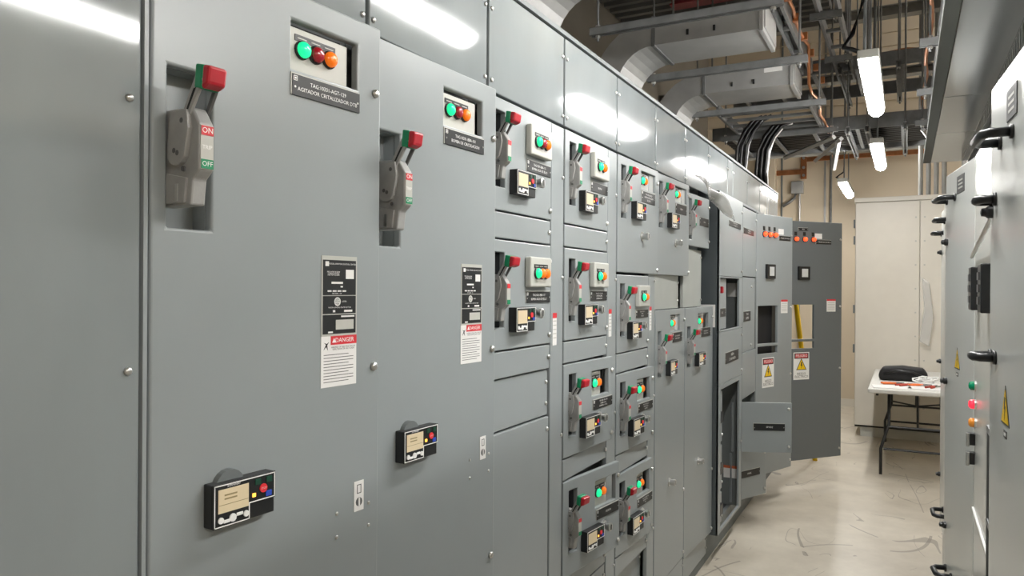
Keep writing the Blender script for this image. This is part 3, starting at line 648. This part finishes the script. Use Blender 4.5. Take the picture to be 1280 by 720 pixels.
for u in (.80, .45):
    obj('panel_instrument', MB().box(0, .026, -.05, .05, -.07, .07).mesh('panel_instrument', .004), BLACK, d2, (0, -u, 1.592))
    for k in range(3): obj('instrument_key', MB().box(.026, .030, -.025, .025, -.011, .011), HDARK, d2, (0, -u, 1.557+k*.035))
for k, (mt_, nm) in enumerate(((mat('cab_lamp_green', (.0, .22, .1), .2, emit=.15), 'green'), (mat('cab_lamp_red', (.8, .02, .04), .2, emit=1.2, ecol=(1, .03, .06)), 'red'), (mat('cab_lamp_amber', (.7, .25, .03), .2, emit=.15), 'amber'))):
    L = (0, -.885, 1.265-.062*k)
    obj('lamp_bezel', MB().cyl((0, 0), .017, 0, .005, 'x', 14).mesh('lamp_bezel'), ZINC, d2, L)
    obj('indicator_lamp', MB().lathe((0, 0), [(.004, .0155), (.016, .015), (.021, .009), (.022, .002)], n=14).mesh('indicator_lamp', smooth=True), mt_, d2, L, nm+' indicator lamp')
for z in (1.08, 1.015):
    obj('hinge', MB().box(0, .022, -.018, .018, -.02, .02).mesh('hinge', .003), BLACK, d2, (0, -.92, z)); obj('hinge_pin', MB().cyl((.022, .02), .006, -.022, .022, 'z', 10).mesh('hinge_pin'), ZINC, d2, (0, -.92, z))
obj('open_rack', MB().holes(-.35, -.03, .70, 1.22, 0, .014, [(-.33, -.05, .72, .95), (-.33, -.05, .97, 1.2)]).mesh('open_rack', .002), GALVD, d2)
obj('rack_interior', MB().box(0, .002, -.33, -.05, .72, 1.2), BLACKM, d2)
obj('lower_grip', MB().box(0, .035, -.52, -.44, .45, .72).mesh('lower_grip', .015, 4), CABW, d2)
obj('trim_strip', MB().box(0, .006, -.95, -.01, .835, .842), WHITE, d2)
r3, d3 = rcab('light grey cabinet with the small hazard triangle, its door ajar', 3.0, 3.49, 8.)
dhandle(d3, .46, 1.945, .15); yplate(d3, .22, 1.985, .12, .065); ytri(d3, .26, 1.325)
for z in (1.78, 1.221, .64): knoblock(d3, .45, z)
dhandle(d3, .44, .47, .10)
r4, d4 = rcab('light grey cabinet behind the ajar door, next to last of the row', 3.5, 4.29, 3.)
dhandle(d4, .76, 1.93, .13); dhandle(d4, .76, .49, .13); 
r5, d5 = rcab('last light grey cabinet of the row, nearest the table', 4.295, 5.09, 1.8)
dhandle(d5, .77, 1.92, .13)
for z in (1.81, 1.165, .495): knoblock(d5, .76, z)
# louvred strip and canopy over the right-hand cabinets
CY0, CY1 = 2.25, 5.75; CL = CY1-CY0
lv = thing('louvre_strip', 'dark louvred vent strip set back above the light grey cabinets', 'vent', (1.325, CY1, 2.36), PI)
obj('backing', MB().box(-.03, -.02, 0, CL, -.36, .086), INNER, lv)
for z in (0, .078): obj('rail', MB().box(-.02, 0, 0, CL, z, z+.008), RALD, lv)
slat = MB().box(-.02, 0, -.014, .014, .008, .078).mesh('slat')
for k in range(int(CL/.06)): obj('slat', slat, RALD, lv, (0, .03+k*.06, 0))
hd = thing('overhead_canopy', 'glossy grey canopy box above the right-hand cabinets', 'canopy', (1.10, CY1, 2.45), PI)
obj('soffit', MB().box(-.75, -.047, 0, CL*.55, 0, .02).mesh('soffit', .003), RALD, hd); obj('soffit', MB().box(-.75, -.047, CL*.55+.004, CL, 0, .02).mesh('soffit', .003), RALD, hd)
obj('lip', MB().box(-.046, 0, 0, CL, 0, .014).mesh('lip', .003), mat('matt_grey_lip', (.14, .145, .135), .75, spec=.2), hd)
for k in range(3): obj('suspension_rod', MB().cyl((-.4, .4+k*1.3), .008, .02, RZ-2.45, 'z', 8), GALVD, hd)

# ------------------------------------------------------------------ ivory cabinet at the end
ic = thing('ivory_cabinet', 'tall ivory steel cabinet standing behind the table', 'cabinet', (.515, 8.80, 0), 0)
obj('body', MB().box(0, 1.9, .022, .7, .1, 2.53).mesh('body', .004), CABW, ic); obj('plinth', MB().box(.06, 1.85, .04, .66, 0, .1), LGREY, ic)
obj('roof', MB().box(-.01, 1.91, 0, .72, 2.53, 2.58).mesh('roof', .004), CABW, ic); obj('gasket', MB().box(.006, 1.89, .012, .022, .105, .125), BLACKM, ic)
for a, b in ((.004, .612), (.618, 1.25), (1.256, 1.894)):
    d = obj('door', MB().box(a, b, 0, .02, .125, 2.525).mesh('door', .004), CABW, ic)
    for x in ((b-.035,) if a < .1 else (a+.04, b-.035)):
        for k in range(9): obj('rivet', shared('rivy', lambda: MB().cyl((0, 0), .009, -.004, 0, 'y', 8).mesh('rivet')), LGREY, d, (x, 0, .35+k*.25))
for z in (2.26, 2.08, 1.33, .9): obj('side_hinge', MB().box(-.02, 0, .04, .1, z, z+.09).mesh('side_hinge', .004), FRAME, ic)
# hanging plastic wrap
bm = MB()
o = obj('plastic_wrap', MB().prism([(1.13, 1.05), (1.22, 1.0), (1.26, 1.3), (1.22, 1.66), (1.15, 1.72), (1.17, 1.4)], 8.74, 8.78, 'y').mesh('plastic_wrap', .015, 3), FILM); tag(o, 'clear plastic wrap hanging down the front of the ivory cabinet', 'plastic film')

# ------------------------------------------------------------------ folding table with clutter
tb = thing('folding_table', 'white folding table with black tubular legs in front of ivory cabinet', 'table', (.72, 6.98, 0), 0)
TL, TWd, TH = 1.76, .76, .745
obj('table_top', MB().box(0, TWd, 0, TL, TH-.04, TH).mesh('table_top', .012, 3), WOODT, tb)
obj('apron', MB().box(.06, .08, .1, TL-.1, TH-.07, TH-.038).box(TWd-.08, TWd-.06, .1, TL-.1, TH-.07, TH-.038), BLACK, tb)
for ye, s in ((.24, -1), (TL-.24, 1)):
    for xl in (.10, TWd-.10):
        xo = .03 if xl < .4 else TWd-.03
        obj('leg', MB().tube([(xl+(.06 if xl < .4 else -.06), ye, TH-.05), (xl+(.06 if xl < .4 else -.06), ye+s*.03, .42), (xl, ye+s*.12, .22), (xl, ye+s*.13, 0)], .013, 8).mesh('leg', smooth=True), BLACK, tb)
    obj('cross_bar', MB().tube([(.15, ye+s*.04, .40), (TWd-.15, ye+s*.04, .40)], .01, 8).mesh('cross_bar'), BLACK, tb)
    obj('cross_bar', MB().tube([(.12, ye+s*.12, .22), (TWd-.12, ye+s*.12, .22)], .01, 8).mesh('cross_bar'), BLACK, tb)
    obj('brace', MB().tube([(TWd/2, ye+s*.04, .40), (TWd/2, ye-s*.36, TH-.05)], .009, 8).mesh('brace'), BLACK, tb)
    for xx in (.17, TWd-.17): obj('brace', MB().tube([(xx, ye, .62), (TWd/2, ye-s*.2, .56)], .008, 6).mesh('brace'), BLACK, tb)
def sit(name, mb, mt, label, cat, group=None, bev=0):
    o = obj(name, mb.mesh(name, bev, 3) if bev else mb, mt); tag(o, label, cat, group); return o
T0 = TH+.001
pouch = thing('tool_pouch', 'black soft tool pouch lying on the folding table', 'bag', (.98, 7.75, T0))
obj('pouch_body', MB().prism([(-.19, 0), (.19, 0), (.21, .06), (.17, .12), (0, .135), (-.16, .12), (-.2, .06)], -.09, .09, 'y').mesh('pouch_body', .025, 4, True), BLACKM, pouch)
obj('pouch_strap', MB().tube([(-.15, -.09, .06), (-.05, -.13, .1), (.08, -.13, .09), (.17, -.09, .05)], .012, 8).mesh('pouch_strap', smooth=True), BLACK, pouch)
for k, (x, y, rz, wd) in enumerate(((.90, 7.16, .1, .30), (1.2, 7.2, -.15, .34), (1.12, 7.45, .3, .3))):
    o = sit('paper_sheet', MB().box(-wd/2, wd/2, -.11, .11, 0, .004), PAPER, ['loose white paper sheet at the left table corner', 'white drawing sheet at the near edge of the table', 'white sheet half under the tools on the table'][k], 'paper', 'papers on the table'); o.location = (x, y, T0+.0045*k*(k > 1)); o.rotation_euler = (0, 0, rz)
ORG = mat('orange_rubber', (.75, .16, .03), .5); REDR = mat('red_rubber', (.45, .05, .03), .5)
for k, (x, y, rz, m_) in enumerate(((.93, 7.38, .4, ORG), (1.02, 7.33, .9, REDR), (1.14, 7.36, .2, ORG), (1.22, 7.3, 1.2, REDR))):
    t = thing('pliers', ['orange handled pliers nearest the left table edge', 'red handled pliers beside the leftmost orange pair', 'orange handled pliers before the black pouch', 'red handled pliers nearest the right cabinets'][k], 'pliers', (x, y, T0+.012), rz, 'tools on the table')
    for s in (-1, 1): obj('handle', MB().tube([(0, 0, 0), (-.04, s*.02, 0), (-.12, s*.022, 0)], .009, 6).mesh('handle'), m_, t)
    obj('jaw', MB().prism([(0, -.015), (.03, -.012), (.07, -.004), (.07, .004), (.03, .012), (0, .015)], -.007, .007, 'z').mesh('jaw', .002), HDARK, t)
for k, z in enumerate((.02, .035)):
    o = obj('white_cable', MB().tube([(1.14+.09*math.cos(a*.7)*(1-.02*a)+.05*k, 7.52+.06*math.sin(a*.7), T0+z+.03*math.sin(a*.5)**2) for a in range(16)], .007, 6).mesh('white_cable', smooth=True), WHITE); tag(o, ['loop of white cable on the table by the pouch', 'second white cable loop lying right of the pouch'][k], 'cable', 'white cables')

# ------------------------------------------------------------------ overhead: ducts, struts, trays
def duct(yc, label, x1=.31, w_=.40, zb=3.0, h_=.16):
    t = thing('air_duct', label, 'duct', (0, yc, zb), 0, 'galvanised ducts over the aisle'); hw = w_/2; xb = -.30
    def prof(off, n=8):  # inner (bottom) bend radius .2
        return [(xb-(.22+off)*math.sin(PI/2*i/n), -.22+(.22+off)*math.cos(PI/2*i/n)) for i in range(n+1)]
    lower = [(x1, 0)]+prof(0); upper = [(x1, h_)]+prof(h_)
    lower.append((lower[-1][0], -.9)); upper.append((upper[-1][0], -.9))
    obj('duct_shell', MB().prism(lower+upper[::-1], -hw, hw, 'y').mesh('duct_shell', .002), GALV, t)
    obj('flange', MB().box(x1-.02, x1+.004, -hw-.012, hw+.012, -.012, h_+.012).mesh('flange', .003), GALV, t)
    obj('end_cap', MB().box(x1+.004, x1+.012, -hw+.01, hw-.01, .01, h_-.01), GALV, t)
    obj('seam', MB().box(xb-.01, xb+.01, -hw-.008, hw+.008, -.008, h_+.008), GALVD, t)
    for x in (-.1, .05): obj('seam_bolt', MB().box(x-.006, x+.006, -hw-.01, -hw+.002, .03, .06), BLACKM, t)
    obj('duct_label', MB().box(.12, .24, -hw-.003, -hw, .10, .14), PAPER, t)
    return t
duct(3.10, 'galvanised duct elbow nearest the viewer, above the tall covers')
duct(4.36, 'galvanised duct with elbow in the middle of the three')
duct(5.57, 'galvanised duct with elbow farthest down the aisle')
def strut_mesh(ln, axis='x'):
    s_ = MB(); a = .0205
    for (u0, u1, v0, v1) in ((-a, a, -a, -a+.004), (-a, -a+.004, -a, a), (a-.004, a, -a, a), (-a, -a+.012, a-.003, a), (a-.012, a, a-.003, a)):
        if axis == 'x': s_.box(0, ln, u0, u1, -v1, -v0)
        else: s_.box(u0, u1, 0, ln, -v1, -v0)
    return s_.mesh('channel')
def rodmesh(ln): return shared(('rod', round(ln, 3)), lambda: MB().cyl((0, 0), .007, 0, ln, 'z', 8).mesh('rod'))
def trapeze(x0, x1, y, z, label, rods, group='trapeze hangers', axis='x', ztop=None):
    t = thing('trapeze_hanger', label, 'hanger', (x0, y, z), 0, group)
    obj('channel', shared(('st', round(x1-x0, 3), axis), lambda: strut_mesh(x1-x0, axis)), GALVD, t)
    for r_ in rods:
        off = (r_, 0) if axis == 'x' else (0, r_)
        obj('rod', rodmesh((ztop or RZ)-z+.05), GALVD, t, (off[0], off[1], -.05))
        for zz in (-.034, .022): obj('nut', shared('nut', lambda: MB().cyl((0, 0), .014, 0, .012, 'z', 6).mesh('nut')), ZINC, t, (off[0], off[1], zz))
    return t
nm = ['first', 'second', 'third', 'fourth']
for i, yy in enumerate((3.63, 4.60, 5.72, 6.75)):
    trapeze(-.475, .49, yy, 2.935, nm[i]+' steel channel crossing the aisle above the grey switchgear, counted from the viewer', (.04, .92))
for i, yy in enumerate((3.78, 4.83, 5.95)):
    trapeze(-.475, .33, yy, 3.27, nm[i]+' upper channel resting over the galvanised ducts, counted from the viewer', (.1,), 'upper trapeze hangers')
for i, yy in enumerate((4.55, 5.68, 6.72)):
    trapeze(1.06, 1.75, yy, 2.92, ['nearest', 'middle', 'farthest'][i]+' short channel above the right-hand cabinets', (.05, .6), 'right trapeze hangers')
    trapeze(.42, .62, yy-.35, 3.42, ['nearest', 'middle', 'farthest'][i]+' stub channel on a single rod beside the copper wire', (.16,), 'stub hangers')
def tray(label, x0, x1, y0, y1, z, rail=.09, along='y', rung=.28, cable=False, mt=GALVD):
    t = thing('cable_tray', label, 'cable tray', (x0, y0, z), 0, 'ladder cable trays'); a, b = x1-x0, y1-y0
    if along == 'y':
        for x in (0, a-.02): obj('side_rail', MB().box(x, x+.02, 0, b, 0, rail).mesh('side_rail', .002), mt, t)
        n = int(b/rung); me = MB().box(.02, a-.02, -.015, .015, .008, .03).mesh('rung')
        for k in range(n): obj('rung', me, mt, t, (0, rung*(k+.5), 0))
    else:
        for y in (0, b-.02): obj('side_rail', MB().box(0, a, y, y+.02, 0, rail).mesh('side_rail', .002), mt, t)
        n = int(a/rung); me = MB().box(-.015, .015, .02, b-.02, .008, .03).mesh('rung')
        for k in range(n): obj('rung', me, mt, t, (rung*(k+.5), 0, 0))
    return t
tray('ladder cable tray running along the aisle above the switchgear', -.33, .37, 5.9, 6.9, 2.957, rung=.22)
tray('narrow side tray with copper wire along the duct ends', .30, .38, 1.6, 5.88, 3.19, rail=.11, rung=.5)
tray('upper ladder tray beside the hanging stub channels', .46, .60, 2.0, 7.2, 3.445, rung=.4)
tray('cable tray above the right-hand cabinets', 1.15, 1.65, 3.8, 6.9, 2.945, rung=.3)
tray('upper cross tray spanning the aisle at its far end', -.6, 2.2, 6.9, 7.9, 3.46, rail=.12, along='x', rung=.35)
ct = tray('lower cross tray spanning the aisle with black cables', -.6, 2.2, 6.95, 8.0, 2.96, rail=.12, along='x', rung=.35)
for k in range(11):
    o = obj('power_cable', MB().tube([(-.55, 7.04+k*.085, 3.03), (.3, 7.04+k*.085, 3.022), (1.2, 7.05+k*.085, 3.03), (2.15, 7.04+k*.085, 3.022)], .032, 8).mesh('power_cable', smooth=True), CABLE)
    tag(o, 'black power cable lying in the lower cross tray', 'cable', 'cables in the lower cross tray')
# longitudinal support channels below both cross trays, with rods
for z, yy, ln, xs, lab in ((2.935, 6.80, 1.38, (.56, .71, .99), 'lower'), (3.435, 6.75, 1.35, (.50, .94), 'upper')):
    for i, x in enumerate(xs):
        trapeze(x, x+ln, yy, z, ['left', 'right', 'rightmost'][i if len(xs) == 2 else (0, 1, 2)[i]]+' lengthwise channel under the '+lab+' cross tray' if len(xs) == 2 else ['left', 'middle', 'right'][i]+' lengthwise channel under the '+lab+' cross tray', (.06, ln-.06), 'lengthwise tray supports', 'y')
# diagonal sway braces
for i, (p, q) in enumerate((((.45, 6.9, 2.90), (-.05, 7.6, 2.87)), ((.50, 7.0, 2.90), (.2, 7.9, 2.87)), ((1.12, 6.9, 2.9), (1.28, 7.4, 2.74)), ((.47, 7.1, 2.9), (.42, 7.2, 2.66)))):
    o = obj('sway_brace', MB().tube([p, q], .022, 4).mesh('sway_brace'), GALV); tag(o, ['long left sway brace under the cross tray', 'inner left sway brace under the cross tray', 'right sway brace under the cross tray', 'short steep brace at the left end of the cross tray'][i], 'brace', 'sway braces')
# copper earth wire on the tray edge
def wire(name, pts, r, mt, label, cat='wire', group=None, n=8):
    o = obj(name, MB().tube(pts, r, n).mesh(name, smooth=True), mt); tag(o, label, cat, group); return o
wire('copper_wire', [(.395+.012*math.sin(k*1.7), 2.2+k*.2, 3.25+.012*math.cos(k*2.3)-.012*k*(k > 16)) for k in range(25)], .011, COPPER, 'bare copper earth wire strung along the ends of the ducts')
for k in range(10):
    o = obj('wire_clamp', MB().box(.38, .425, 2.9+k*.38-.02, 2.9+k*.38+.02, 3.225, 3.275).mesh('wire_clamp', .004), COPPER); tag(o, 'copper clamp holding the earth wire to the tray edge', 'clamp', 'earth wire clamps')
wire('copper_wire', [(1.118+.01*math.sin(k*1.3), 3.4+k*.25, 3.12+.02*math.cos(k*1.1)) for k in range(16)], .011, COPPER, 'bare copper earth wire above the right-hand cabinets')
wire('copper_wire', [(-.2+k*.2, 7.02+.02*math.sin(k*1.9), 3.60+.015*math.cos(k*2.2)) for k in range(11)], .010, COPPER, 'bare copper earth wire lying on the upper cross tray')
# black cable to the large fixture
wire('lamp_cord', [(.80, 4.55, RZ), (.80, 4.55, 3.6), (.79, 4.5, 3.2), (.74, 4.4, 2.98), (.70, 4.33, 2.885), (.74, 4.32, 2.87), (.815, 4.32, 2.83)], .012, CABLE, 'black supply cord curving down to the largest fluorescent fixture', 'cord')
wire('lamp_cord', [(.378, 9.25, RZ), (.378, 9.25, 3.2), (.37, 9.2, 2.93), (.30, 9.1, 2.86), (.378, 9.3, 2.83)], .010, CABLE, 'black supply cord above the smallest fluorescent fixture', 'cord')
for i, (x, y) in enumerate(((.79, 4.62),)):
    o = obj('conduit', MB().cyl((x, y), .010, 2.83, RZ, 'z', 10).mesh('conduit', smooth=True), GALVD); tag(o, ['thin steel conduit dropping to the largest fixture', 'square-set steel conduit just right of the lamp cord'][i], 'conduit')
# structural steel across the far end
ST = mat('far_steel', (.25, .25, .235), .6)
for i, (yy, z, hgt) in enumerate(((9.2, 4.62, .12), (8.6, 3.8, .08), (9.8, 3.25, .08))):
    t = thing('roof_beam', ['upper grey steel beam spanning the far end', 'lower grey steel beam spanning the far end', 'thin grey rail in front of the far wall'][i], 'beam', (RX0, yy, z))
    obj('web', MB().box(0, RX1-RX0, -.006, .006, .01, hgt-.01), ST, t)
    for zz in (0, hgt-.012): obj('beam_flange', MB().box(0, RX1-RX0, -.07, .07, zz, zz+.012), ST, t)
t = thing('roof_beam', 'red primed steel beam above the ducts', 'beam', (-.75, 6.1, 3.95))
obj('web', MB().box(0, 1.35, -.006, .006, .01, .2), REDSTEEL, t); obj('beam_flange', MB().box(0, 1.35, -.07, .07, 0, .012), REDSTEEL, t); obj('beam_flange', MB().box(0, 1.35, -.07, .07, .2, .212), REDSTEEL, t)
for i, yy in enumerate((2.6, 4.2, 5.4)):
    t = thing('roof_beam', ['nearest', 'middle', 'farthest'][i]+' dark steel joist above the ribbed deck', 'beam', (RX0, yy, 4.6), 0, 'ceiling joists')
    obj('web', MB().box(0, 1.9, -.005, .005, .01, .25), ST, t); obj('beam_flange', MB().box(0, 1.9, -.06, .06, 0, .012), ST, t); obj('beam_flange', MB().box(0, 1.9, -.06, .06, .25, .262), ST, t)
# cable drops into the end of the switchgear
for g, (x, y, n, lab) in enumerate(((-.22, 6.35, 4, 'left'), (-.10, 6.62, 6, 'right'))):
    for k in range(n):
        dx, dy = (k % 3)*.037-.04, (k//3)*.04
        last = g and k == n-1
        wire('drop_cable', [(x+dx, y+dy, 2.438), (x+dx-.005, y+dy, 2.6), (x+dx+.015, y+dy, 2.78), (x+dx+.06, y+dy, 2.90), (x+dx+.13, y+dy+.02, 2.99), (x+dx+.2, y+dy+.04, 3.02)], .018, WHITE if last else CABLE,
             'white cable on the edge of the right bundle dropping into the switchgear' if last else 'black cable in the '+lab+' bundle dropping into the switchgear end', 'cable', lab+' cable drop bundle')
# far wall fittings
o = obj('copper_busbar', MB().box(-.75, -.27, RY1-.06, RY1-.04, 3.19, 3.26).mesh('copper_busbar', .003), COPPER); tag(o, 'short lower copper earth bar on the far wall', 'busbar')
o = obj('copper_busbar', MB().box(-.24, 1.35, RY1-.06, RY1-.04, 3.36, 3.42).mesh('copper_busbar', .003), COPPER); tag(o, 'long copper earth bar on the far wall', 'busbar')
t = thing('busbar_link', 'vertical copper link joining the two earth bars', 'busbar', (-.26, RY1-.035, 3.12)); obj('link_plate', MB().box(-.04, .04, -.03, -.012, 0, .35).mesh('link_plate', .003), COPPER, t)
for z in (.05, .16, .29): obj('link_bolt', MB().cyl((0, z), .02, -.045, -.03, 'y', 8).mesh('link_bolt'), ZINC, t)
t = thing('junction_box', 'small grey junction box with flexible conduit on the far wall', 'junction box', (-.33, RY1-.02, 2.92))
obj('box_body', MB().box(-.09, .07, -.09, 0, 0, .17).mesh('box_body', .006), GALV, t); obj('flexible_conduit', MB().tube([(-.03, -.05, 0), (-.05, -.05, -.06), (-.12, -.06, -.12), (-.2, -.07, -.17)], .022, 8).mesh('flexible_conduit', smooth=True), GALVD, t)
obj('riser', MB().cyl((.02, -.05), .014, -2.9, 0, 'z', 8).mesh('riser'), GALV, t)
o = obj('wall_trim', MB().box(-.86, -.62, RY1-.16, RY1-.001, 0, 3.55).mesh('wall_trim', .01), CREAM); tag(o, 'cream boxed trim column on the far wall', 'column')
o = obj('conduit', MB().cyl((.09, RY1-.06), .016, 0.0, RZ, 'z', 8).mesh('conduit'), GALVD); tag(o, 'vertical steel conduit on the far wall joint', 'conduit')
for k in range(4):
    o = obj('conduit', MB().cyl((1.14+k*.075, 9.3), .024, 2.585, RZ, 'z', 10).mesh('conduit', smooth=True), GALV); tag(o, ['leftmost', 'second', 'third', 'rightmost'][k]+' of four steel conduits dropping to the ivory cabinet roof', 'conduit', 'conduit bank above the ivory cabinet')
# yellow striped bar leaning behind the end of the line-up
wire('barrier_bar', [(.27, 7.35, 0.0), (.12, 7.1, 1.5), (.06, 6.98, 2.1)], .022, YEL, 'yellow barrier bar seen through the cut-out window of the open door', 'bar')
# dark ribbed mezzanine deck over the ducts
prof = []; y = 2.2
while y < 8.0: prof += [(y, 0), (y+.06, 0), (y+.08, .05), (y+.14, .05)]; y += .16
o = obj('mezzanine_deck', MB().prism(prof+[(y, .12), (2.2, .12)], 0, 1.92, 'x').mesh('mezzanine_deck'), DECK); o.location = (RX0+.02, 0, 4.3); tag(o, 'dark ribbed steel deck above the galvanised ducts', 'deck')
